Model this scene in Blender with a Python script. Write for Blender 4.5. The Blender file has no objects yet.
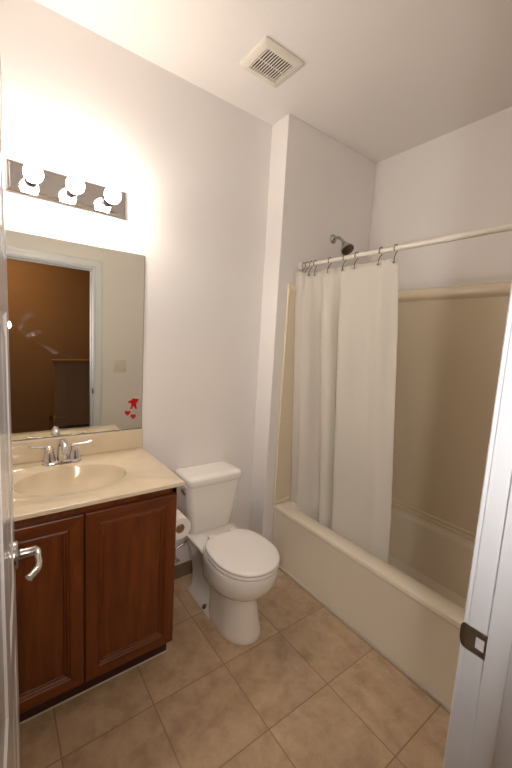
import bpy, bmesh, math, random
from mathutils import Vector, Matrix
random.seed(7)
S = bpy.context.scene
COL = S.collection
# ------------------------------------------------------------ camera
cam_d = bpy.data.cameras.new('camera'); cam = bpy.data.objects.new('camera', cam_d); COL.objects.link(cam)
YAW, PITCH, ROLL = -0.6429517, -0.1229309, 0.0582742
f_ = Vector((-math.sin(YAW)*math.cos(PITCH), math.cos(YAW)*math.cos(PITCH), math.sin(PITCH)))
r0 = Vector((math.cos(YAW), math.sin(YAW), 0)); u0 = r0.cross(f_)
r_ = math.cos(ROLL)*r0 + math.sin(ROLL)*u0
u_ = -math.sin(ROLL)*r0 + math.cos(ROLL)*u0
m = Matrix((r_, u_, -f_)).transposed().to_4x4(); m.translation = (0.3492, -1.8433, 1.4583)
cam.matrix_world = m
cam_d.sensor_fit = 'HORIZONTAL'; cam_d.sensor_width = 36; cam_d.lens = 354.6/512*36
cam_d.clip_start = 0.01
S.camera = cam
# ------------------------------------------------------------ world, exposure
w = bpy.data.worlds.new('world'); S.world = w; w.use_nodes = True
w.node_tree.nodes['Background'].inputs[0].default_value = (0.5, 0.6, 0.8, 1)
w.node_tree.nodes['Background'].inputs[1].default_value = 0.05
S.view_settings.view_transform = 'Standard'; S.view_settings.look = 'None'
S.view_settings.gamma = 1; S.view_settings.exposure = -0.05; S.cycles.diffuse_bounces = 8; S.view_settings.use_curve_mapping = False
BULB = 108.0
FLASH = 38.0
HALL = 85.0
# the photographer's flash, just behind and beside the camera, in the doorway
ld = bpy.data.lights.new('camera_flash', 'SPOT'); lo = bpy.data.objects.new('camera_flash', ld); COL.objects.link(lo)
ld.energy = FLASH; ld.color = (1.0, 0.955, 0.92); ld.spot_size = math.radians(124); ld.spot_blend = 1.0; ld.shadow_soft_size = 0.03
lo.location = (0.455, -1.955, 1.465)
lo.rotation_euler = Vector((0.48, 0.85, -0.02)).to_track_quat('-Z', 'Y').to_euler()

# ------------------------------------------------------------ materials
MATS = {}
def mat(name, color, rough=0.5, metal=0.0, coat=0.0, spec=0.5, emis=None, estr=0, trans=0, sss=0):
    m = bpy.data.materials.new(name); m.use_nodes = True
    b = m.node_tree.nodes['Principled BSDF']
    b.inputs['Base Color'].default_value = (*color, 1)
    b.inputs['Roughness'].default_value = rough
    b.inputs['Metallic'].default_value = metal
    b.inputs['Coat Weight'].default_value = coat
    b.inputs['Specular IOR Level'].default_value = spec
    b.inputs['Transmission Weight'].default_value = trans
    if emis:
        b.inputs['Emission Color'].default_value = (*emis, 1); b.inputs['Emission Strength'].default_value = estr
    MATS[name] = m
    return m
def nt(m): return m.node_tree.nodes, m.node_tree.links, m.node_tree.nodes['Principled BSDF']
def noise_mix(m, c1, c2, scale=4, detail=6, rough=.6, dist=0, stretch=(1,1,1), lo=.3, hi=.7, bump=0, bscale=None):
    N, L, b = nt(m)
    tc = N.new('ShaderNodeTexCoord'); mp = N.new('ShaderNodeMapping'); mp.inputs['Scale'].default_value = stretch
    L.new(tc.outputs['Object'], mp.inputs[0])
    n = N.new('ShaderNodeTexNoise'); n.inputs['Scale'].default_value = scale; n.inputs['Detail'].default_value = detail
    n.inputs['Roughness'].default_value = rough; n.inputs['Distortion'].default_value = dist
    L.new(mp.outputs[0], n.inputs['Vector'])
    r = N.new('ShaderNodeValToRGB'); r.color_ramp.elements[0].color = (*c1, 1); r.color_ramp.elements[1].color = (*c2, 1)
    r.color_ramp.elements[0].position = lo; r.color_ramp.elements[1].position = hi
    L.new(n.outputs[0], r.inputs[0]); L.new(r.outputs[0], b.inputs['Base Color'])
    if bump:
        n2 = N.new('ShaderNodeTexNoise'); n2.inputs['Scale'].default_value = bscale or scale*4; n2.inputs['Detail'].default_value = 3
        L.new(mp.outputs[0], n2.inputs['Vector'])
        bp = N.new('ShaderNodeBump'); bp.inputs['Strength'].default_value = bump; bp.inputs['Distance'].default_value = .002
        L.new(n2.outputs[0], bp.inputs['Height']); L.new(bp.outputs[0], b.inputs['Normal'])
    return m
WALL = noise_mix(mat('wall_paint', (.6,.56,.54), .55), (.80,.77,.75), (.815,.785,.765), 3, bump=.12, bscale=90)
CEIL = noise_mix(mat('ceiling_paint', (.6,.56,.54), .8), (.80,.765,.735), (.815,.78,.75), 3, bump=.3, bscale=60)
HWALL = noise_mix(mat('hall_wall_paint', (.3,.17,.07), .8), (.35,.215,.12), (.38,.235,.135), 3)
HHALF = mat('hall_half_wall_paint', (.42,.30,.23), .7)
HFLOOR = mat('hall_dark_floor', (.03,.016,.008), .4)
TRIM = mat('white_semi_gloss_trim', (.73,.755,.80), .28, coat=.2)
DOORM = mat('white_gloss_door_paint', (.78,.77,.76), .22, coat=.3)
FIBER = noise_mix(mat('cream_fiberglass', (.7,.6,.42), .22, coat=.3), (.73,.635,.47), (.75,.655,.485), 2)
TUBM = noise_mix(mat('cream_tub_enamel', (.7,.6,.45), .2, coat=.4), (.73,.66,.535), (.75,.68,.555), 2)
PORC = mat('white_porcelain', (.82,.80,.76), .1, coat=.6)
SEATM = mat('white_plastic_seat', (.80,.77,.74), .28)
MARBLE = noise_mix(mat('cream_cultured_marble', (.7,.58,.4), .12, coat=.5), (.63,.525,.375), (.67,.57,.42), 6, detail=8, dist=2)
CHROME = mat('chrome', (.78,.78,.80), .08, 1)
NICKEL = mat('brushed_nickel', (.50,.48,.46), .27, 1)
BARM = mat('satin_chrome_bar', (.56,.54,.53), .05, 1)
BRONZE = mat('dark_bronze', (.16,.13,.11), .32, 1)
STRIKE = mat('brushed_bronze_strike', (.30,.26,.22), .35, 1)
SOCK = mat('dark_chrome_socket', (.12,.115,.12), .3, 1)
BLACK = mat('dark_void', (.01,.01,.01), .9)
PLASTIC = mat('off_white_plastic', (.72,.68,.60), .4)
PAPER = mat('toilet_paper', (.82,.80,.78), .95)
CARD = mat('cardboard_core', (.45,.27,.13), .9)
RED = mat('red_gel_sticker', (.40,.001,.003), .5, spec=.2)
CAULK = mat('white_caulk', (.62,.58,.52), .6)
RODM = mat('white_enamel_rod', (.74,.70,.62), .3)
EDGE = mat('dark_mirror_edge', (.04,.05,.045), .4)
MIR = mat('mirror_silvering', (.83,.83,.76), .0, 1)
def smudges():
    N, L, b = nt(MIR)
    tc = N.new('ShaderNodeTexCoord'); out = [n for n in N if n.type == 'OUTPUT_MATERIAL'][0]
    tot = None
    def M(op, a, c):
        n = N.new('ShaderNodeMath'); n.operation = op
        for i, v in enumerate((a, c)):
            if isinstance(v, (int, float)): n.inputs[i].default_value = v
            else: L.new(v, n.inputs[i])
        return n.outputs[0]
    for cx, cz, rx, rz, ang, st in ((.497, 1.431, .040, .013, 25, 1), (.567, 1.358, .055, .011, -33, .55), (.455, 1.452, .02, .03, 0, .5), (.475, 1.50, .045, .016, 35, .25), (.640, 1.33, .02, .008, -20, .3)):
        mp = N.new('ShaderNodeMapping'); mp.vector_type = 'TEXTURE'
        mp.inputs['Location'].default_value = (cx, -.0062, cz); mp.inputs['Rotation'].default_value = (0, -math.radians(ang), 0); mp.inputs['Scale'].default_value = (rx, 1, rz)
        L.new(tc.outputs['Object'], mp.inputs[0])
        ln = N.new('ShaderNodeVectorMath'); ln.operation = 'LENGTH'; L.new(mp.outputs[0], ln.inputs[0])
        g = M('MULTIPLY', M('MAXIMUM', M('SUBTRACT', 1.0, ln.outputs['Value']), 0), st)
        tot = g if tot is None else M('ADD', tot, g)
    ns = N.new('ShaderNodeTexNoise'); ns.inputs['Scale'].default_value = 60; ns.inputs['Detail'].default_value = 5; L.new(tc.outputs['Object'], ns.inputs['Vector'])
    k = M('MULTIPLY', tot, M('MAXIMUM', M('MULTIPLY', M('SUBTRACT', ns.outputs[0], .35), 3.2), 0))
    k = M('MINIMUM', M('MULTIPLY', k, .5), .5)
    df = N.new('ShaderNodeBsdfDiffuse'); df.inputs[0].default_value = (.75,.8,.9,1)
    mx = N.new('ShaderNodeMixShader'); L.new(k, mx.inputs[0]); L.new(b.outputs[0], mx.inputs[1]); L.new(df.outputs[0], mx.inputs[2]); L.new(mx.outputs[0], out.inputs[0])
smudges()
BULBM = mat('lit_frosted_bulb', (1,1,1), .4, emis=(1, .90, .79), estr=BULB)
GLASSD = mat('hall_dome_glass', (.9,.9,.9), .4, emis=(1,.62,.3), estr=HALL)
BASE_T = noise_mix(mat('brown_tile_base', (.2,.14,.1), .35), (.17,.115,.08), (.23,.16,.115), 9)
CURT = mat('white_curtain_fabric', (.76,.72,.65), .8)
def curtain_nodes():
    N, L, b = nt(CURT)
    tr = N.new('ShaderNodeBsdfTranslucent'); tr.inputs[0].default_value = (.8,.76,.68,1)
    mx = N.new('ShaderNodeMixShader'); mx.inputs[0].default_value = .28
    out = [n for n in N if n.type == 'OUTPUT_MATERIAL'][0]
    L.new(b.outputs[0], mx.inputs[1]); L.new(tr.outputs[0], mx.inputs[2]); L.new(mx.outputs[0], out.inputs[0])
curtain_nodes()
WOOD = mat('cherry_stained_wood', (.12,.03,.01), .38, coat=.08)
noise_mix(WOOD, (.078,.015,.001), (.185,.046,.005), 3.5, detail=8, dist=.6, stretch=(9,9,.9), lo=.3, hi=.75)
WOODH = mat('cherry_rail_wood', (.12,.03,.01), .38, coat=.08)
noise_mix(WOODH, (.078,.015,.001), (.185,.046,.005), 3.5, detail=8, dist=.6, stretch=(.9,9,9), lo=.3, hi=.75)
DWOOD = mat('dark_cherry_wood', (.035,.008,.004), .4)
TX, TY, TT = .8277, -.6543, .325
def tile_mat():
    m = mat('tan_stone_floor_tile', (.3,.2,.12), .38); N, L, b = nt(m)
    tc = N.new('ShaderNodeTexCoord'); sep = N.new('ShaderNodeSeparateXYZ'); L.new(tc.outputs['Object'], sep.inputs[0])
    def M(op, a, bb=None, c=None):
        n = N.new('ShaderNodeMath'); n.operation = op
        for i, v in enumerate((a, bb, c)):
            if v is None: continue
            if isinstance(v, (int, float)): n.inputs[i].default_value = v
            else: L.new(v, n.inputs[i])
        return n.outputs[0]
    ds = []; ids = []
    for ax, off in ((0, TX), (1, TY)):
        q = M('DIVIDE', M('SUBTRACT', sep.outputs[ax], off), TT)
        fr = M('FRACT', q); ids.append(M('FLOOR', q))
        ds.append(M('MINIMUM', fr, M('SUBTRACT', 1.0, fr)))
    d = M('MULTIPLY', M('MINIMUM', ds[0], ds[1]), TT)
    grout = M('LESS_THAN', d, .0022)
    comb = N.new('ShaderNodeCombineXYZ'); L.new(ids[0], comb.inputs[0]); L.new(ids[1], comb.inputs[1])
    wn = N.new('ShaderNodeTexWhiteNoise'); L.new(comb.outputs[0], wn.inputs[0])
    add = N.new('ShaderNodeVectorMath'); add.operation = 'MULTIPLY_ADD'
    L.new(comb.outputs[0], add.inputs[0]); add.inputs[1].default_value = (3.7, 5.3, 0); L.new(tc.outputs['Object'], add.inputs[2])
    n1 = N.new('ShaderNodeTexNoise'); n1.inputs['Scale'].default_value = 10; n1.inputs['Detail'].default_value = 9; n1.inputs['Roughness'].default_value = .68; n1.inputs['Distortion'].default_value = .25
    L.new(add.outputs[0], n1.inputs['Vector'])
    r = N.new('ShaderNodeValToRGB'); e = r.color_ramp.elements
    e[0].position = .3; e[0].color = (.37,.26,.165,1); e[1].position = .72; e[1].color = (.62,.475,.325,1)
    k = e.new(.5); k.color = (.50,.365,.24,1)
    L.new(n1.outputs[0], r.inputs[0])
    hsv = N.new('ShaderNodeHueSaturation'); L.new(r.outputs[0], hsv.inputs['Color'])
    L.new(M('MULTIPLY_ADD', wn.outputs[0], .12, .94), hsv.inputs['Value'])
    mx = N.new('ShaderNodeMix'); mx.data_type = 'RGBA'
    L.new(grout, mx.inputs[0]); L.new(hsv.outputs[0], mx.inputs[6]); mx.inputs[7].default_value = (.28,.20,.135,1)
    L.new(mx.outputs[2], b.inputs['Base Color'])
    bp = N.new('ShaderNodeBump'); bp.inputs['Strength'].default_value = .5; bp.inputs['Distance'].default_value = .002
    L.new(M('MULTIPLY_ADD', M('SUBTRACT', 1.0, grout), .8, M('MULTIPLY', n1.outputs[0], .3)), bp.inputs['Height'])
    L.new(bp.outputs[0], b.inputs['Normal'])
    L.new(M('MULTIPLY_ADD', n1.outputs[0], .25, .28), b.inputs['Roughness'])
    return m
TILE = tile_mat()

# ------------------------------------------------------------ mesh helpers (world coordinates unless a parent is given)
def obj(name, bm, material, parent=None, smooth=None):
    bmesh.ops.recalc_face_normals(bm, faces=bm.faces[:])
    me = bpy.data.meshes.new(name); bm.to_mesh(me); bm.free()
    o = bpy.data.objects.new(name, me); COL.objects.link(o)
    for mm in (material if isinstance(material, (list, tuple)) else [material]): me.materials.append(mm)
    if smooth is not None:
        me.polygons.foreach_set('use_smooth', [True]*len(me.polygons))
        try: me.set_sharp_from_angle(angle=math.radians(smooth))
        except Exception: pass
    if parent is not None:
        o.parent = parent
        if parent.type == 'EMPTY': o.matrix_parent_inverse = PINV[parent.name]   # a sub-part keeps its part's frame
    return o
PINV = {}
def thing(name, label, cat, loc=(0,0,0), group=None):
    o = bpy.data.objects.new(name, None); COL.objects.link(o); o.empty_display_size = .05
    o.location = loc; o['label'] = label; o['category'] = cat
    if group: o['group'] = group
    PINV[o.name] = Matrix.Translation(Vector(loc)).inverted()
    return o
def tag(o, label, cat, group=None):
    o['label'] = label; o['category'] = cat
    if group: o['group'] = group
    return o
def struct(name, bm, material, smooth=None, label=None):
    o = obj(name, bm, material, None, smooth); o['kind'] = 'structure'
    if label: o['label'] = label
    return o
def NB(): return bmesh.new()
def box(bm, x0, x1, y0, y1, z0, z1, bev=0, seg=2, mi=0):
    t = bmesh.new()
    bmesh.ops.create_cube(t, size=1)
    for v in t.verts:
        v.co = Vector(((x0+x1)/2 + v.co.x*(x1-x0), (y0+y1)/2 + v.co.y*(y1-y0), (z0+z1)/2 + v.co.z*(z1-z0)))
    if bev: bmesh.ops.bevel(t, geom=t.edges[:], offset=bev, segments=seg, profile=.6, affect='EDGES')
    for f in t.faces: f.material_index = mi
    merge(bm, t); return bm
def merge(bm, t, M=None):
    if M is not None: t.transform(M)
    me = bpy.data.meshes.new('tmp'); t.to_mesh(me); t.free(); bm.from_mesh(me); bpy.data.meshes.remove(me)
def loft(bm, loops, cap0=True, cap1=True, closed=True, mi=0):
    rings = [[bm.verts.new(p) for p in lp] for lp in loops]
    n = len(rings[0])
    for a, b in zip(rings, rings[1:]):
        for i in range(n if closed else n-1):
            j = (i+1) % n
            f = bm.faces.new((a[i], a[j], b[j], b[i])); f.material_index = mi
    if cap0: bm.faces.new(rings[0]).material_index = mi
    if cap1: bm.faces.new(rings[-1][::-1]).material_index = mi
    return rings
def rrect(x0, x1, y0, y1, r, z, n=8):
    pts = []
    for cx, cy, a0 in ((x1-r, y1-r, 0), (x0+r, y1-r, 90), (x0+r, y0+r, 180), (x1-r, y0+r, 270)):
        for i in range(n+1):
            a = math.radians(a0 + 90*i/n); pts.append(Vector((cx+r*math.cos(a), cy+r*math.sin(a), z)))
    return pts
def lathe(bm, prof, loc=(0,0,0), axis=(0,0,1), n=32):
    # prof: list of (radius, height)
    q = Vector((0,0,1)).rotation_difference(Vector(axis).normalized())
    loops = []
    for r, h in prof:
        r = max(r, 1e-4)
        loops.append([Vector(loc) + q @ Vector((r*math.cos(2*math.pi*i/n), r*math.sin(2*math.pi*i/n), h)) for i in range(n)])
    loft(bm, loops)
    return bm
def tube(bm, pts, rad, n=12, closed=False, flat=1.0):
    pts = [Vector(p) for p in pts]; N_ = len(pts)
    rads = rad if isinstance(rad, (list, tuple)) else [rad]*N_
    loops = []; prev = None
    for i, p in enumerate(pts):
        if closed: t = (pts[(i+1) % N_]-pts[i-1]).normalized()
        else: t = (pts[min(i+1, N_-1)]-pts[max(i-1, 0)]).normalized()
        if prev is None:
            a = Vector((0,0,1)) if abs(t.z) < .9 else Vector((1,0,0))
            s = t.cross(a).normalized()
        else:
            s = (prev - t*prev.dot(t)).normalized()
        prev = s; u = t.cross(s)
        loops.append([p + rads[i]*(math.cos(2*math.pi*k/n)*s + flat*math.sin(2*math.pi*k/n)*u) for k in range(n)])
    if closed:
        loops.append(loops[0]); loft(bm, loops, False, False); bmesh.ops.remove_doubles(bm, verts=bm.verts[:], dist=1e-6)
    else: loft(bm, loops)
    return bm
def spline(pts, n=8):
    P = [Vector(p) for p in pts]; out = []
    for i in range(len(P)-1):
        p0, p1, p2, p3 = P[max(i-1,0)], P[i], P[i+1], P[min(i+2, len(P)-1)]
        for k in range(n):
            t = k/n
            out.append(.5*((2*p1)+(-p0+p2)*t+(2*p0-5*p1+4*p2-p3)*t*t+(-p0+3*p1-3*p2+p3)*t**3))
    out.append(P[-1]); return out
def sphere(bm, c, r, sc=(1,1,1), n=20):
    t = bmesh.new(); bmesh.ops.create_uvsphere(t, u_segments=n, v_segments=n//2+2, radius=r)
    merge(bm, t, Matrix.Translation(c) @ Matrix.Diagonal((*sc, 1)))
    return bm

# ------------------------------------------------------------ room shell
H = 2.7433
XL, XD0, XD1 = .22, .297, 1.074
YD, YH = -1.604, -1.72          # door wall, room side and hall side
XJ, YJ, XT, XA = 1.738, -.153, 2.562, 1.812
HD = 1.99
struct('floor', box(NB(), XL-.1, XA+.02, YD-.06, 0.1, -.05, 0), TILE)
struct('ceiling', box(NB(), XL-.1, XT+.1, YH, 0.1, H, H+.08), CEIL)
struct('wall_back', box(NB(), XL-.1, XT+.1, 0, .12, -.05, H), WALL)
struct('wall_left', box(NB(), XL-.1, XL, YH, 0, -.05, H), WALL)
struct('wall_right', box(NB(), XT, XT+.1, YH, 0, -.05, H), WALL)
struct('wall_shower_end', box(NB(), XJ, XT, YJ, 0, 0, H, bev=.004), WALL)
b = NB()
box(b, XL, XD0-.018, YH, YD, -.05, H); box(b, XD1+.018, XT, YH, YD, -.05, H); box(b, XD0-.018, XD1+.018, YH, YD, HD+.018, H)
struct('wall_front', b, WALL)
# tile base along the wall behind the toilet
struct('baseboard_back', box(NB(), .96, XJ, -.012, 0, 0, .085, bev=.002), BASE_T)
struct('baseboard_shower_end', box(NB(), XJ-.012, XJ, YJ-.012, -.012, 0, .085, bev=.002), BASE_T)
# door frame: jambs, stops
b = NB()
box(b, XD1, XD1+.018, YH, YD, 0, HD+.018, bev=.0015); box(b, XD0-.018, XD0, YH, YD, 0, HD+.018, bev=.0015)
box(b, XD0, XD1, YH, YD, HD, HD+.018)
struct('door_frame', b, TRIM, 30)
b = NB()
box(b, XD1-.011, XD1, YD-.072, YD-.037, 0, HD, bev=.002); box(b, XD0, XD0+.011, YD-.072, YD-.037, 0, HD, bev=.002)
box(b, XD0, XD1, YD-.072, YD-.037, HD-.011, HD, bev=.002)
struct('door_stop', b, TRIM, 30)
def casing(yw, s, name):
    # profile across width u (0 inner .. .07 outer) and projection p
    prof = [(0,0),(0,.009),(.004,.012),(.012,.012),(.018,.009),(.05,.014),(.06,.018),(.067,.018),(.070,.014),(.070,0)]
    bm = NB(); e = .005
    loops = []
    for cx, cz, dx, dz in ((XD0-e, 0, -1, 0), (XD0-e, HD+e, -1, 1), (XD1+e, HD+e, 1, 1), (XD1+e, 0, 1, 0)):
        loops.append([Vector((cx+dx*u, yw+s*p, cz+dz*u)) for u, p in prof])
    loft(bm, loops)
    return struct(name, bm, TRIM, 35)
casing(YD, 1, 'trim_1'); casing(YH, -1, 'trim_2')
# strike plate on the latch jamb
t = thing('strike_plate', 'bronze metal strike plate with curved lip on the white door jamb', 'strike plate', (XD1, YD-.02, .92))
b = NB()
prof = [Vector((XD1-.0012, y, z)) for y, z in ()]
def strike():
    bm = NB(); z0, z1 = .889, .938
    hz0, hz1, hy0, hy1 = .902, .925, YD-.031, YD-.016
    ys, ye = YD-.037, YD-.002
    th = .0018
    for (ya, yb, za, zb) in ((ys, hy0, z0, z1), (hy1, ye, z0, z1), (hy0, hy1, z0, hz0), (hy0, hy1, hz1, z1)):
        box(bm, XD1-th, XD1+.0005, ya, yb, za, zb)
    # lip: rounded tab bending away past the edge of the jamb
    n = 10; loops = []
    for k in range(n+1):
        a = k/n; y = ye + .016*a; hw = (z1-z0)/2*math.sqrt(max(0, 1-(a*.93)**3.2)); x = XD1 - .0009 + .006*a*a
        zc = (z0+z1)/2
        loops.append([Vector((x-.0009, y, zc-hw)), Vector((x-.0009, y, zc+hw)), Vector((x+.0009, y, zc+hw)), Vector((x+.0009, y, zc-hw))])
    loft(bm, loops)
    return bm
pl = obj('plate', strike(), STRIKE, t)
obj('latch_hole', box(NB(), XD1-.0006, XD1+.0002, YD-.031, YD-.016, .902, .925), TRIM, pl)
for z in (.8955, .9315):
    b = NB(); lathe(b, [(.0035,0),(.0035,.0006),(.0015,.0012)], (XD1-.0018, YD-.024, z), (-1,0,0), 12); obj('screw', b, STRIKE, pl)

# hall beyond the doorway (seen in the mirror)
HY = -4.9
b = NB(); box(b, -2.2, 3.6, -3.75, YH+.0, -.05, -.001); box(b, 1.09, 3.6, HY, -3.75, -.05, -.001); box(b, XD0-.02, XD1+.02, YH, YD-.06, -.05, -.0005)
struct('floor_hall', b, HFLOOR)
struct('ceiling_hall', box(NB(), -2.2, 3.6, HY-.1, YH, H, H+.08), CEIL)
b = NB(); box(b, -2.2, 3.6, HY-.1, HY, -1.6, H)
struct('wall_hall_back', b, HWALL)
b = NB(); box(b, -2.3, -2.2, HY, YH, -1.6, H); 
struct('wall_hall_left', b, HWALL)
struct('wall_hall_right', box(NB(), 3.6, 3.7, HY, YH, -1.6, H), HWALL)
b = NB(); box(b, -2.2, XL-.1, YH-.02, YH+.1, -.05, H); box(b, XT+.1, 3.6, YH-.02, YH+.1, -.05, H)
struct('wall_hall_front', b, HWALL)
b = NB(); box(b, -2.2, 3.6, HY, -3.75, -1.65, -1.6); box(b, -2.2, 1.09, -3.77, -3.75, -1.6, -.05); box(b, 1.09, 1.11, HY, -3.75, -1.6, -.05)
struct('wall_stairwell', b, HWALL)
# half wall with its end post
t = thing('half_wall', 'low painted half wall with a square end post and flat cap in the hall', 'half wall', (1.6, -4.15, 0))
obj('panel', box(NB(), 1.22, 3.6, -4.18, -4.10, 0, .975), HHALF, t)
b = box(NB(), 1.08, 1.22, -4.21, -4.07, .14, .985, bev=.004); box(b, 1.065, 1.235, -4.225, -4.055, 0, .14, bev=.004)
obj('post', b, HHALF, t)
obj('cap', box(NB(), 1.055, 3.6, -4.225, -4.055, .975, 1.005, bev=.005), mat('cap_wood', (.45,.24,.09), .4), t)
obj('baseboard', box(NB(), 1.22, 3.6, -4.10, -4.085, 0, .10, bev=.003), HHALF, t)
# hall ceiling lamp
t = thing('hall_ceiling_light', 'round warm dome ceiling light in the hall outside the bathroom', 'ceiling light', (.4, -3.9, H))
b = NB(); lathe(b, [(.16,0),(.16,-.02),(.15,-.025)], (.4,-3.9,H)); obj('base', b, NICKEL, t, 40)
b = NB(); lathe(b, [(.145,-.02),(.14,-.05),(.115,-.08),(.07,-.1),(.0,-.107)], (.4,-3.9,H)); obj('lamp_shade', b, GLASSD, t, 60)

# ------------------------------------------------------------ bathroom door, open into the room
DW, DH, DT = .757, HD-.012, .035
dt = thing('bathroom_door', 'white panelled door standing open at the left edge with a lever handle', 'door', (XD0+.002, YD, .006))
def door_panel():
    bm = NB()
    # core slab, and frames on both faces standing proud around six panels
    box(bm, 0, DW, -DT+.006, -.006, 0, DH)
    st = .11; rails = [(0, .22), (.76, .88), (1.48, 1.58), (DH-.11, DH)]; mid = (DW/2-.05, DW/2+.05)
    for ya, yb, s in ((-.006, 0, 1), (-DT, -DT+.006, -1)):
        box(bm, 0, st, ya, yb, 0, DH); box(bm, DW-st, DW, ya, yb, 0, DH)
        for a, c in rails: box(bm, st, DW-st, ya, yb, a, c)
        for (a, c) in zip(rails, rails[1:]):
            box(bm, mid[0], mid[1], ya, yb, a[1], c[0])
            for px0, px1 in ((st, mid[0]), (mid[1], DW-st)):
                z0, z1 = a[1], c[0]
                yo = -.006 if s > 0 else -DT+.006
                yt = 0 if s > 0 else -DT
                L = []
                for ins, y in ((0, yt), (.012, yo), (.024, yo), (.05, yt-s*.001)):
                    L.append([Vector((px0+ins, y, z0+ins)), Vector((px1-ins, y, z0+ins)), Vector((px1-ins, y, z1-ins)), Vector((px0+ins, y, z1-ins))])
                loft(bm, L, False, True)
    return bm
slab = obj('slab', door_panel(), DOORM, dt, 30)
def lever_set(side):
    # side -1: hall face (local -y)
    bm = NB(); x, z = DW-.06, .925
    y0 = -DT if side < 0 else 0
    lathe(bm, [(.032,0),(.032,.004),(.029,.008),(.02,.010),(.012,.012),(.0105,.02),(.0105,.038),(.012,.042)], (x, y0, z), (0, side, 0), 28)
    pts = spline([(x+.004, y0+side*.040, z+.002), (x-.010, y0+side*.046, z+.004), (x-.035, y0+side*.047, z+.002), (x-.065, y0+side*.048, z+.004), (x-.088, y0+side*.042, z+.004), (x-.104, y0+side*.028, z+.000)], 6)
    n = len(pts)
    tube(bm, pts, [0.0088-.002*abs(math.sin(math.pi*i/(n-1))) for i in range(n)], 14, flat=.8)
    return bm
dh = obj('door_handle', lever_set(-1), NICKEL, dt, 40); dh['label'] = 'satin nickel lever handle facing the hall side'
obj('door_handle', lever_set(1), NICKEL, dt, 40)
b = NB(); box(b, DW-.0005, DW+.0012, -DT/2-.012, -DT/2+.012, .895, .955); obj('latch_plate', b, STRIKE, dt)
b = NB()
for z in (.2, 1.0, 1.75): tube(b, [(-.004, .006, z-.045), (-.004, .006, z+.045)], .006, 10)
obj('hinge', b, NICKEL, dt)
for o in list(dt.children): o.matrix_parent_inverse = Matrix()
dt.rotation_euler = (0, 0, math.radians(86.45))

# ------------------------------------------------------------ light switch on the door wall
t = thing('light_switch', 'white double switch plate on the wall beside the door casing', 'light switch', (1.31, YD, 1.14))
sp = obj('plate', box(NB(), 1.252, 1.368, YD, YD+.006, 1.083, 1.2, bev=.002), PLASTIC, t, 30)
for x in (1.287, 1.333): obj('toggle', box(NB(), x-.008, x+.008, YD+.005, YD+.012, 1.12, 1.163, bev=.002), PLASTIC, sp, 30)

# ------------------------------------------------------------ ceiling vent
VX0, VX1, VY0, VY1 = 1.318, 1.546, -.478, -.268
t = thing('exhaust_vent', 'square white exhaust fan grille set in the ceiling', 'vent', ((VX0+VX1)/2, (VY0+VY1)/2, H))
b = NB(); e = .034
L = [rrect(VX0, VX1, VY0, VY1, .012, H-.0), rrect(VX0, VX1, VY0, VY1, .012, H-.008), rrect(VX0+.012, VX1-.012, VY0+.012, VY1-.012, .01, H-.016),
     rrect(VX0+e, VX1-e, VY0+e, VY1-e, .002, H-.017), rrect(VX0+e, VX1-e, VY0+e, VY1-e, .002, H-.001)]
loft(b, L, False, False)
obj('frame', b, PLASTIC, t, 40)
obj('back', box(NB(), VX0+e, VX1-e, VY0+e, VY1-e, H-.001, H-.0005), BLACK, t)
n = 12; wx = (VX1-VX0-2*e)
for i in range(n):
    x = VX0+e+wx*(i+.5)/n
    obj('slat', box(NB(), x-.0027, x+.0027, VY0+e, VY1-e, H-.0165, H-.0145), PLASTIC, t)
obj('rib', box(NB(), VX0+e, VX1-e, (VY0+VY1)/2-.0012, (VY0+VY1)/2+.0012, H-.0155, H-.012), PLASTIC, t)

# ------------------------------------------------------------ vanity light bar
t = thing('vanity_light_bar', 'satin chrome light bar on the wall above the mirror', 'light fixture', (.648, 0, 2.059))
b = NB()
x0, x1, z0, z1 = .412, .883, 2.001, 2.118
def xz(ins, y): return [Vector((x0+ins, y, z0+ins)), Vector((x1-ins, y, z0+ins)), Vector((x1-ins, y, z1-ins)), Vector((x0+ins, y, z1-ins))]
loft(b, [xz(0, 0), xz(0, -.016), xz(.004, -.020), xz(.010, -.020), xz(.013, -.024)])
obj('bar', b, BARM, t, 20)
BX = (.497, .646, .795)
for x in BX:
    b = NB(); lathe(b, [(.026,0),(.026,.003),(.0205,.006),(.0205,.045),(.018,.047)], (x, -.022, 2.057), (0,-1,0), 28)
    obj('socket', b, SOCK, t, 40)
for i, x in enumerate(BX):
    b = NB(); prof = [(.013,.0),(.0155,.006),(.020,.014)]
    R = .035
    for k in range(4, 17):
        a = math.pi*k/16; prof.append((R*math.sin(a), .046 - R*math.cos(a)))
    lathe(b, prof, (x, -.068, 2.055), (0,-1,0), 28)
    o = obj('light_bulb', b, BULBM, None, 60)
    tag(o, ['lit globe bulb nearest the door on the chrome light bar', 'lit globe bulb in the middle of the chrome light bar', 'lit globe bulb nearest the toilet on the chrome light bar'][i], 'light bulb', 'globe bulbs on the vanity light bar')

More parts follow.
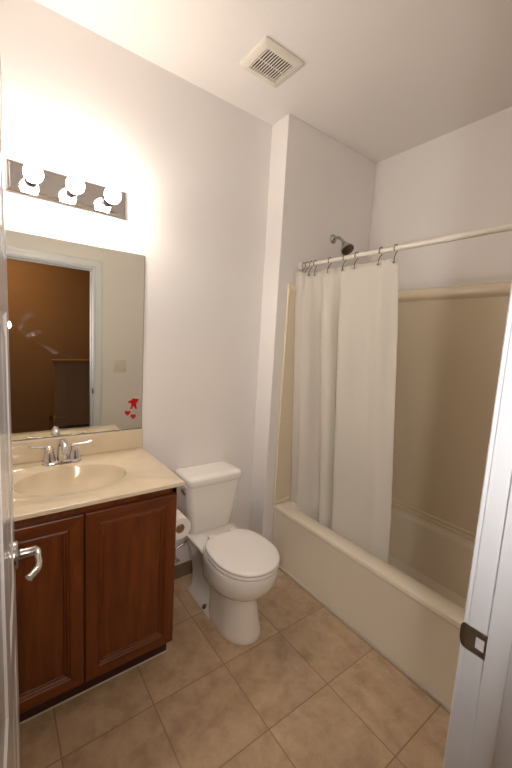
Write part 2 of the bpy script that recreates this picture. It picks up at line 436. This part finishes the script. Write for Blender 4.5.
# ------------------------------------------------------------ mirror
t = thing('wall_mirror', 'large frameless wall mirror standing on the cream backsplash', 'mirror', (.6, 0, .956))
MX0, MX1, MZ0, MZ1 = .222, .981, .956, 1.847
obj('backing', box(NB(), MX0, MX1, -.005, -.0005, MZ0, MZ1), EDGE, t)
obj('glass', box(NB(), MX0+.002, MX1-.002, -.0062, -.0051, MZ0+.003, MZ1-.002), MIR, t)
def blob(pts, y0, y1, n=6):
    bm = NB(); c = spline([(p[0], 0, p[1]) for p in pts+[pts[0]]], n)[:-1]
    loft(bm, [[Vector((p.x, y0, p.z)) for p in c], [Vector((p.x, y1, p.z)) for p in c]])
    return bm
def st(cx, cz, pts, s): return [(cx+p[0]*s, cz+p[1]*s) for p in pts]
heart = [(0,-1),(.75,-.25),(1,.35),(.6,.85),(.1,.6),(-.55,.9),(-1,.4),(-.7,-.3)]
tag(obj('mirror_sticker', blob(st(.905,1.045,heart,.0145), -.0078, -.0064), RED), 'small red heart sticker on the mirror, left of the other heart', 'sticker')
tag(obj('mirror_sticker', blob(st(.934,1.024,heart,.0145), -.0078, -.0064), RED), 'small red heart sticker lowest near the mirror corner', 'sticker')
bear = [(-.4,1),(-.05,1.25),(.35,1.15),(.7,1.1),(1.25,1.1),(1.3,.8),(.8,.45),(.62,.2),(.55,-.35),(.9,-.75),(.85,-1.1),(.45,-.95),(.2,-.55),(-.1,-.55),(-.4,-1),(-.85,-.95),(-.7,-.65),(-.4,-.4),(-.45,.1),(-.6,.35),(-1.05,.3),(-1.1,.75),(-.7,.8)]
tag(obj('mirror_sticker', blob([(.934+p[0]*.020*(1 if p[1] > .5 or p[1] < -.5 else 1.35), 1.090+p[1]*.025) for p in bear], -.0078, -.0064, 3), RED), 'red figure shaped sticker on the mirror above two hearts', 'sticker')

# ------------------------------------------------------------ vanity cabinet
CX0, CX1, CF = .224, .965, -.502
t = thing('vanity_cabinet', 'cherry red brown wooden vanity cabinet under the cream sink top', 'cabinet', (.591, 0, 0))
b = NB(); box(b, CX0, CX1, CF, -.002, .104, .712, bev=.001)
box(b, CX0, CX1, CF, CF+.02, .712, .837); box(b, CX0, CX1, -.02, -.002, .712, .837); box(b, CX1-.018, CX1, CF, -.002, .712, .837); box(b, CX0, CX0+.018, CF, -.002, .712, .837)
obj('body', b, WOOD, t)
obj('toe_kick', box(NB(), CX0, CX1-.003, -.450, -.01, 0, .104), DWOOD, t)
obj('caulk_line', box(NB(), CX0, CX1-.002, -.453, -.450, 0, .006), CAULK, t)
def cab_door(xa, xb):
    za, zb, yb, yf = .112, .800, CF-.001, CF-.021
    d = NB()
    def ring(ins, y): return [Vector((xa+ins, y, za+ins)), Vector((xb-ins, y, za+ins)), Vector((xb-ins, y, zb-ins)), Vector((xa+ins, y, zb-ins))]
    prof = [(0, yb), (0, yf+.005), (.0015, yf+.002), (.005, yf), (.010, yf+.0002), (.045, yf), (.049, yf+.005), (.054, yf+.003), (.059, yf+.009), (.064, yf+.008), (.067, yf+.013)]
    R = [[d.verts.new(p) for p in ring(*q)] for q in prof]
    for a, c in zip(R, R[1:]):
        for i in range(4):
            f = d.faces.new((a[i], a[(i+1) % 4], c[(i+1) % 4], c[i])); f.material_index = 1 if i in (0, 2) else 0
    d.faces.new(R[0]); d.faces.new(R[-1])
    o = obj('door', d, [WOOD, WOODH], t); return o
cab_door(.243, .598); cab_door(.603, .960)

# ------------------------------------------------------------ countertop with integral basin
t = thing('vanity_countertop', 'cream cultured marble sink top with oval basin over the cabinet', 'countertop', (.6, 0, .826))
KX0, KX1, KY0, KY1, KZ = .222, .983, -.545, -.001, .8557
SX, SY, SA, SB = .605, -.297, .205, .150
b = NB(); n = 96
def rectpt(a, x0, x1, y0, y1, z):
    c, s = math.cos(a), math.sin(a)
    tt = []
    if c > 1e-9: tt.append((x1-SX)/c)
    if c < -1e-9: tt.append((x0-SX)/c)
    if s > 1e-9: tt.append((y1-SY)/s)
    if s < -1e-9: tt.append((y0-SY)/s)
    k = min(tt); return Vector((SX+c*k, SY+s*k, z))
angs = [2*math.pi*i/n for i in range(n)]
# snap four samples to the rectangle corners
for cx, cy in ((KX1,KY1),(KX0,KY1),(KX0,KY0),(KX1,KY0)):
    ca = math.atan2(cy-SY, cx-SX) % (2*math.pi)
    i = min(range(n), key=lambda j: abs(angs[j]-ca)); angs[i] = ca
def rl(ins, z): return [rectpt(a, KX0+ins, KX1-ins, KY0+ins, KY1-ins, z) for a in angs]
def corner_fix(ins, z):
    L = rl(0, z); out = []
    for p in L:
        out.append(Vector((min(max(p.x, KX0+ins), KX1-ins), min(max(p.y, KY0+ins), KY1-ins), z)))
    return out
def el(a_, b_, z, dx=0, dy=0): return [Vector((SX+dx+a_*math.cos(a), SY+dy+b_*math.sin(a), z)) for a in angs]
loops = [corner_fix(.003, .8375), corner_fix(0, .840), corner_fix(0, KZ-.007), corner_fix(.002, KZ-.002), corner_fix(.006, KZ),
         el(SA+.003, SB+.003, KZ), el(SA, SB, KZ-.0015), el(SA-.004, SB-.004, KZ-.010), el(SA-.014, SB-.012, KZ-.040), el(SA-.045, SB-.036, KZ-.085), el(SA-.11, SB-.085, KZ-.115), el(.03, .03, KZ-.124, 0, .02)]
loft(b, loops, False, True)
bt = obj('basin_top', b, MARBLE, t, 35)
obj('backsplash', box(NB(), KX0, KX1, -.021, -.001, KZ-.001, .954, bev=.004, seg=3), MARBLE, t, 35)
b = NB(); lathe(b, [(.022,0),(.022,.003),(.016,.004),(.0,.003)], (SX, SY+.02, KZ-.124), (0,0,1), 24); obj('drain', b, CHROME, bt, 40)

# ------------------------------------------------------------ faucet
FX, FY = .592, -.085
t = thing('sink_faucet', 'chrome two handle faucet on the cream sink top behind the basin', 'faucet', (FX, FY, KZ))
b = NB()
def stadium(hl, r, z, n=10):
    pts = []
    for i in range(n+1): a = -math.pi/2+math.pi*i/n; pts.append(Vector((FX+hl+r*math.cos(a), FY+r*math.sin(a), z)))
    for i in range(n+1): a = math.pi/2+math.pi*i/n; pts.append(Vector((FX-hl+r*math.cos(a), FY+r*math.sin(a), z)))
    return pts
loft(b, [stadium(.052, .028, KZ), stadium(.052, .028, KZ+.006), stadium(.051, .025, KZ+.012), stadium(.05, .021, KZ+.016)])
obj('base_plate', b, CHROME, t, 40)
b = NB()
pts = spline([(FX, FY, KZ+.01), (FX, FY-.002, KZ+.05), (FX, FY-.012, KZ+.088), (FX, FY-.045, KZ+.108), (FX, FY-.085, KZ+.093), (FX, FY-.100, KZ+.068)], 7)
n = len(pts); tube(b, pts, [.023-.0095*min(1, i/(n*.6)) + (.002 if i > n-4 else 0) for i in range(n)], 20)
obj('spout', b, CHROME, t, 50)
for s in (-1, 1):
    hx = FX+s*.051
    b = NB(); lathe(b, [(.027,0),(.026,.008),(.0235,.02),(.020,.038),(.0165,.052),(.0185,.056),(.0175,.062),(.013,.068),(.009,.072),(.0,.074)], (hx, FY, KZ+.012), (0,0,1), 24)
    body = obj('handle_body', b, CHROME, t, 50)
    b = NB(); z = KZ+.078
    pts = spline([(hx, FY, z), (hx+s*.02, FY+s*.0, z+.002), (hx+s*.05, FY-.002, z+.006), (hx+s*.074, FY-.004, z+.010)], 6)
    n = len(pts); tube(b, pts, [.006+.0028*(i/(n-1)) - (.004 if i == n-1 else 0) for i in range(n)], 14, flat=.8)
    obj('handle', b, CHROME, body, 50)
b = NB(); tube(b, [(FX, FY+.022, KZ+.012), (FX, FY+.022, KZ+.05)], .0025, 8); sphere(b, (FX, FY+.022, KZ+.053), .005)
obj('lift_rod', b, CHROME, t, 50)

# ------------------------------------------------------------ toilet
TCX = 1.328
t = thing('toilet', 'white porcelain two piece toilet with closed lid between cabinet and tub', 'toilet', (TCX, -.35, 0))
def egg(z, yb, yf, hw, n=48, pw=2.3, wf=.55):
    # yb back (near the wall), yf front; widest at fraction wf of the length from the back
    pts = []; yc = yb+(yf-yb)*wf
    for i in range(n):
        a = 2*math.pi*i/n; c, s = math.cos(a), math.sin(a)
        e = pw if s > 0 else 2.05
        x = hw*math.copysign(abs(c)**(2/e), c)
        l = (yb-yc) if s > 0 else (yc-yf)
        y = yc + l*math.copysign(abs(s)**(2/e), s)
        pts.append(Vector((TCX+x, y, z)))
    return pts
b = NB()
# front pedestal and bowl in one skin
loft(b, [egg(0, -.32, -.636, .104, pw=4), egg(.010, -.32, -.642, .107, pw=4), egg(.03, -.32, -.636, .103, pw=4), egg(.09, -.32, -.618, .096, pw=4), egg(.16, -.31, -.604, .093, pw=4),
         egg(.195, -.30, -.602, .095, pw=3.5), egg(.222, -.29, -.610, .105, pw=3), egg(.237, -.28, -.634, .128, pw=2.8), egg(.254, -.27, -.662, .148, pw=2.6), egg(.28, -.265, -.684, .161), egg(.315, -.262, -.698, .166),
         egg(.355, -.262, -.703, .166), egg(.373, -.262, -.701, .165), egg(.379, -.264, -.695, .162), egg(.379, -.30, -.64, .14)])
# rear trapway, narrower, and the shelf the tank stands on
loft(b, [rrect(TCX-.106, TCX+.106, -.42, -.10, .05, 0), rrect(TCX-.106, TCX+.106, -.42, -.10, .05, .012), rrect(TCX-.085, TCX+.085, -.42, -.11, .045, .03), rrect(TCX-.078, TCX+.078, -.42, -.10, .04, .12),
         rrect(TCX-.085, TCX+.085, -.42, -.07, .04, .24), rrect(TCX-.12, TCX+.12, -.40, -.05, .04, .32), rrect(TCX-.14, TCX+.14, -.36, -.04, .04, .355), rrect(TCX-.145, TCX+.145, -.34, -.035, .04, .370), rrect(TCX-.14, TCX+.14, -.33, -.04, .04, .375)])
bw = obj('bowl', b, PORC, t, 60)
for s in (-1, 1):
    b = NB(); lathe(b, [(.014,0),(.014,.008),(.009,.016),(.004,.02),(.0,.021)], (TCX+s*.094, -.32, .012), (0,0,1), 16)
    obj('bolt_cap', b, BRONZE if s < 0 else PORC, bw, 50)
b = NB()
loft(b, [rrect(TCX-.128, TCX+.128, -.195, -.035, .04, .372), rrect(TCX-.138, TCX+.138, -.202, -.030, .04, .380), rrect(TCX-.157, TCX+.157, -.212, -.022, .038, .52), rrect(TCX-.170, TCX+.170, -.218, -.018, .036, .660)])
tk = obj('tank', b, PORC, t, 60)
b = NB()
def lidl(ins, z): return rrect(TCX-.165+ins, TCX+.182-ins, -.232+ins, -.008-ins, max(.04-ins*.6, .01), z)
loft(b, [lidl(.008, .656), lidl(.002, .659), lidl(0, .666), lidl(0, .690), lidl(.004, .699), lidl(.014, .705), lidl(.05, .7075)])
obj('tank_lid', b, PORC, t, 60)
def slab_egg(z0, z1, yb, yf, hw, r=.007, dome=.0, hole=None):
    bm = NB(); g = lambda ins, z: egg(z, yb-ins, yf+ins, hw-ins, n=64, pw=3.0, wf=.5)
    L = [g(r*.7, z0), g(r*.2, z0+r*.3), g(0, z0+r*.8), g(0, z1-r), g(r*.3, z1-r*.35), g(r, z1), g(r*3, z1+dome*.5), g(.1, z1+dome)]
    loft(bm, L); return bm
obj('seat', slab_egg(.383, .400, -.318, -.710, .164), SEATM, t, 60)
obj('lid', slab_egg(.4035, .420, -.322, -.711, .164, dome=.003), SEATM, t, 60)
for s in (-1, 1):
    obj('hinge', box(NB(), TCX+s*.065-.02, TCX+s*.065+.02, -.335, -.296, .365, .411, bev=.006, seg=3), SEATM, t, 50)
b = NB(); lx = TCX-.1665; lathe(b, [(.012,0),(.012,.006),(.008,.012)], (lx, -.16, .632), (-1,0,0), 16)
pts = spline([(lx-.010, -.16, .632), (lx-.014, -.175, .631), (lx-.013, -.205, .627)], 5); tube(b, pts, .0058, 10)
obj('flush_lever', b, BRONZE, tk, 50)

# supply valve and braided hose
t = thing('water_supply_valve', 'chrome shut off valve with braided hose on the wall beside the toilet', 'valve', (1.17, 0, .17))
b = NB(); lathe(b, [(.028,0),(.026,.005),(.009,.008),(.009,.05)], (1.17, -.0005, .17), (0,-1,0), 20); sphere(b, (1.17,-.055,.17), .013); tube(b, [(1.17,-.055,.17),(1.17,-.055,.195)], .008)
obj('valve_body', b, CHROME, t, 50)
b = NB(); sphere(b, (1.17,-.085,.17), .02, (1,.4,.7)); obj('knob', b, CHROME, t, 50)
b = NB(); tube(b, spline([(1.17,-.055,.19),(1.175,-.055,.225),(1.225,-.06,.25),(1.25,-.07,.29),(1.215,-.09,.335),(1.222,-.11,.362),(1.222,-.11,.374)], 8), .006, 10)
obj('hose', b, NICKEL, t, 50)

# toilet paper on the cabinet side
t = thing('paper_holder', 'bronze toilet paper holder fixed to the side of the wooden cabinet', 'paper holder', (.958, -.34, .57))
RX, RZ, RY0, RY1 = 1.035, .575, -.405, -.300
for y in (RY1+.012,):
    b = NB(); lathe(b, [(.018,0),(.018,.005),(.008,.009),(.007,RX-.965),(.009,RX-.957)], (.9655, y, RZ), (1,0,0), 18); obj('post', b, BRONZE, t, 50)
b = NB(); tube(b, [(RX, RY0+.006, RZ), (RX, RY1+.014, RZ)], .007, 12); obj('spindle', b, CARD, t, 50)
t = thing('toilet_paper_roll', 'white toilet paper roll on the holder beside the toilet tank', 'toilet paper', (RX, -.35, RZ))
b = NB()
def circ(r, y, dz=0): return [Vector((RX+r*math.cos(2*math.pi*i/40), y, RZ-.0133+r*math.sin(2*math.pi*i/40))) for i in range(40)]
loft(b, [circ(.0225, RY0+.002), circ(.052, RY0), circ(.0535, RY0+.002), circ(.0535, RY1-.002), circ(.052, RY1), circ(.0225, RY1-.002)], False, False)
rl_ = obj('roll', b, PAPER, t, 50)
b = NB(); loft(b, [circ(.0225, RY0+.002), circ(.0225, RY1-.002), circ(.0205, RY1-.002), circ(.0205, RY0+.002), circ(.0225, RY0+.002)], False, False); obj('core', b, CARD, rl_, 50)
b = NB()
box(b, RX-.0545, RX-.0535, RY0+.003, RY1-.003, RZ-.125, RZ-.012); obj('loose_sheet', b, PAPER, t)

# ------------------------------------------------------------ bathtub
RIM = .390
t = thing('bathtub', 'cream bathtub with plain apron along the right wall', 'bathtub', (2.19, -.88, 0))
b = NB()
ox0, ox1, oy0, oy1 = XA, XT-.002, YD+.002, YJ-.002
ix0, ix1, iy0, iy1 = 1.917, 2.462, YD+.11, -.235
L = [rrect(ox0+.008, ox1, oy0, oy1, .004, 0), rrect(ox0+.008, ox1, oy0, oy1, .004, .03), rrect(ox0+.012, ox1, oy0, oy1, .004, .036), rrect(ox0+.006, ox1, oy0, oy1, .004, RIM-.03), rrect(ox0, ox1, oy0, oy1, .004, RIM-.024), rrect(ox0, ox1, oy0, oy1, .006, RIM-.012), rrect(ox0+.004, ox1, oy0, oy1, .006, RIM-.004), rrect(ox0+.014, ox1, oy0, oy1, .008, RIM),
     rrect(ix0-.008, ix1+.008, iy0-.008, iy1+.008, .09, RIM), rrect(ix0, ix1, iy0, iy1, .09, RIM-.006), rrect(ix0+.006, ix1-.006, iy0+.006, iy1-.006, .09, RIM-.02),
     rrect(ix0+.03, ix1-.03, iy0+.06, iy1-.05, .09, .2), rrect(ix0+.05, ix1-.05, iy0+.1, iy1-.07, .09, .11), rrect(ix0+.09, ix1-.09, iy0+.15, iy1-.11, .07, .085)]
loft(b, L, True, True)
tb = obj('tub', b, TUBM, t, 40)
b = NB(); lathe(b, [(.03,0),(.03,.004),(.0,.006)], (2.19, -.36, .086), (0,0,1), 20); obj('drain', b, CHROME, tb, 50)
b = NB(); box(b, XA-.001, XA+.008, oy0, oy1, 0, .012, bev=.002); cz = obj('caulk_line', b, CAULK, t)

# ------------------------------------------------------------ shower surround
t = thing('shower_surround', 'cream moulded wall surround above the bathtub', 'shower surround', (2.5, -.8, RIM))
SZ0, SZ1 = RIM+.001, 1.845
pan = []
b = NB()
def sweep(prof, wall):
    bm = NB()
    if wall == 'back': loft(bm, [[Vector((XT-.001-p, y, z)) for p, z in prof] for y in (YD+.002, YJ-.002)])
    else: loft(bm, [[Vector((x, YJ-.001-p, z)) for p, z in prof] for x in (XA, XT-.03)])
    return bm
prof = [(0, SZ0), (.030, SZ0), (.030, SZ0+.008), (.022, SZ0+.014), (.020, SZ0+.024), (.026, SZ0+.028), (.026, SZ0+.032), (.017, SZ0+.04), (.013, 1.74), (.015, 1.765), (.030, 1.778), (.034, 1.79), (.033, 1.815), (.026, 1.832), (.010, 1.842), (0, 1.845)]
obj('back_panel', sweep(prof, 'back'), FIBER, t, 35)
obj('end_panel', sweep([(p*.6 if p > .02 else p, z if z < 1.7 else z-.035) for p, z in prof], 'end'), FIBER, t, 35)
b = NB(); tube(b, [(XA+.006, YJ-.008, SZ0), (XA+.006, YJ-.008, 1.80)], .009, 12); obj('front_edge', b, FIBER, t, 50)

# ------------------------------------------------------------ curtain rod
RX_, RZ_ = 1.915, 1.931
t = thing('curtain_rod', 'white enamelled shower curtain rod across the tub', 'curtain rod', (RX_, YJ, RZ_))
b = NB(); tube(b, [(RX_, YJ-.001, RZ_), (RX_, YD+.001, RZ_)], .0125, 20); obj('rod', b, RODM, t, 50)
for y, s in ((YJ-.0005, -1), (YD+.0005, 1)):
    b = NB(); lathe(b, [(.026,0),(.026,.004),(.018,.012),(.0145,.022),(.0145,.03)], (RX_, y, RZ_), (0,s,0), 24); obj('end_flange', b, RODM, t, 50)
# curtain: one folded sheet, gathered at the shower end
yk_top = [-.168, -.192, -.222, -.245, -.268, -.300, -.335, -.375, -.415, -.455, -.485, -.53, -.59, -.66, -.73, -.775, -.815]
yk_bot = [-.178, -.225, -.280, -.325, -.370, -.415, -.440, -.475, -.515, -.545, -.560, -.62, -.69, -.77, -.83, -.875, -.91]
xk     = [-.060, -.040, -.030, -.012, .022, .034, -.010, -.028, -.016, .030, -.024, -.026, -.014, -.004, -.012, .002, .012]
def curtain():
    bm = NB(); nz = 40; cols = None
    base = spline([(a, c, x) for a, c, x in zip(yk_top, yk_bot, xk)], 8)
    grid = []
    for j in range(nz+1):
        v = j/nz; z = 1.888 + (.27-1.888)*v
        row = []
        for i, p in enumerate(base):
            sag = 0.0
            y = p.x + (p.y-p.x)*(v**.8)
            amp = .25+.9*min(1, v*5)*(1-.25*v)
            x = RX_ + .045*min(1, v*1.25) + p.z*(amp*1.25 if i > 12 else 1-.75*min(1, v*1.1)) + .0025*math.sin(7*v+i*.31)
            row.append(bm.verts.new((x, y, z - .006*math.sin(i*math.pi/8)**2*(1-v))))
        grid.append(row)
    for a, c in zip(grid, grid[1:]):
        for i in range(len(a)-1): bm.faces.new((a[i], a[i+1], c[i+1], c[i]))
    return bm
o = obj('shower_curtain', curtain(), CURT, None, 180)
tag(o, 'white fabric shower curtain gathered at the shower head end of the rod', 'shower curtain')
md = o.modifiers.new('thick', 'SOLIDIFY'); md.thickness = .0012; md.offset = 0
# rings
def cx_top(y):
    for (ya, xa), (yb, xb) in zip(zip(yk_top, xk), zip(yk_top[1:], xk[1:])):
        if ya >= y >= yb: return RX_ + .35*(xa+(xb-xa)*(ya-y)/(ya-yb))
    return RX_
RY = [(-.178, -.182, 'white rod end nearest the corner'), (-.206, -.215, ''), (-.240, -.243, ''), (-.276, -.278, ''), (-.391, -.392, ''), (-.498, -.5, ''), (-.577, -.58, ''), (-.725, -.728, ''), (-.807, -.805, '')]
names = ['first metal curtain hook, nearest the shower end wall', 'second metal curtain hook from the end wall', 'third metal curtain hook from the end wall, in the bunched folds', 'fourth metal curtain hook from the end wall',
         'fifth metal curtain hook, left of the shower head', 'metal curtain hook right below the shower head', 'metal curtain hook just right of the shower head', 'metal curtain hook next to the last at the free edge', 'last metal curtain hook at the free edge of the curtain']
for (y, y2, _), nm in zip(RY, names):
    t = thing('curtain_hook', nm, 'curtain hook', (RX_, y, RZ_), 'metal hooks along the shower curtain rod')
    b = NB()
    pts = [(RX_+.0165*math.cos(a), y+.002*math.sin(a*2), RZ_+.003+.0165*math.sin(a)) for a in [math.radians(-60+300*k/20) for k in range(21)]]
    x_, y_, z_ = pts[0]
    hx = max(cx_top(y)-.012, RX_-.016)
    tube(b, [(hx, y, RZ_-.062), (hx+.002, y, RZ_-.045), (.6*hx+.4*(RX_+.008), y, RZ_-.030)] + pts, .0021, 8)
    wr = obj('wire', b, BRONZE, t, 50)
    b = NB(); sphere(b, (hx, y, RZ_-.064), .0068, n=12); obj('bead', b, NICKEL, wr, 50)

# ------------------------------------------------------------ shower head
t = thing('shower_fixture', 'dark metal shower head on a short arm high on the end wall', 'shower head', (2.182, YJ, 2.15))
sx, sz = 2.182, 2.150
b = NB(); lathe(b, [(.03,0),(.029,.004),(.02,.012),(.012,.016)], (sx, YJ-.0005, sz), (0,-1,0), 28); obj('flange', b, NICKEL, t, 50)
b = NB(); tube(b, spline([(sx, YJ-.005, sz), (sx, YJ-.045, sz+.002), (sx, YJ-.075, sz-.016), (sx-.002, YJ-.100, sz-.044)], 7), .0095, 14); obj('arm', b, NICKEL, t, 50)
b = NB(); d = Vector((-.12, -.62, -.72)).normalized(); c = Vector((sx-.002, YJ-.098, sz-.042))
sphere(b, c, .014)
lathe(b, [(.011,0),(.016,.01),(.021,.022),(.034,.045),(.041,.058),(.042,.066),(.039,.069)], c, d, 32); sh = obj('shower_head', b, NICKEL, t, 50)
b = NB(); lathe(b, [(.0385,.0),(.036,.0025),(.0,.0035)], c+d*.068, d, 32); obj('spray_face', b, BRONZE, sh, 50)
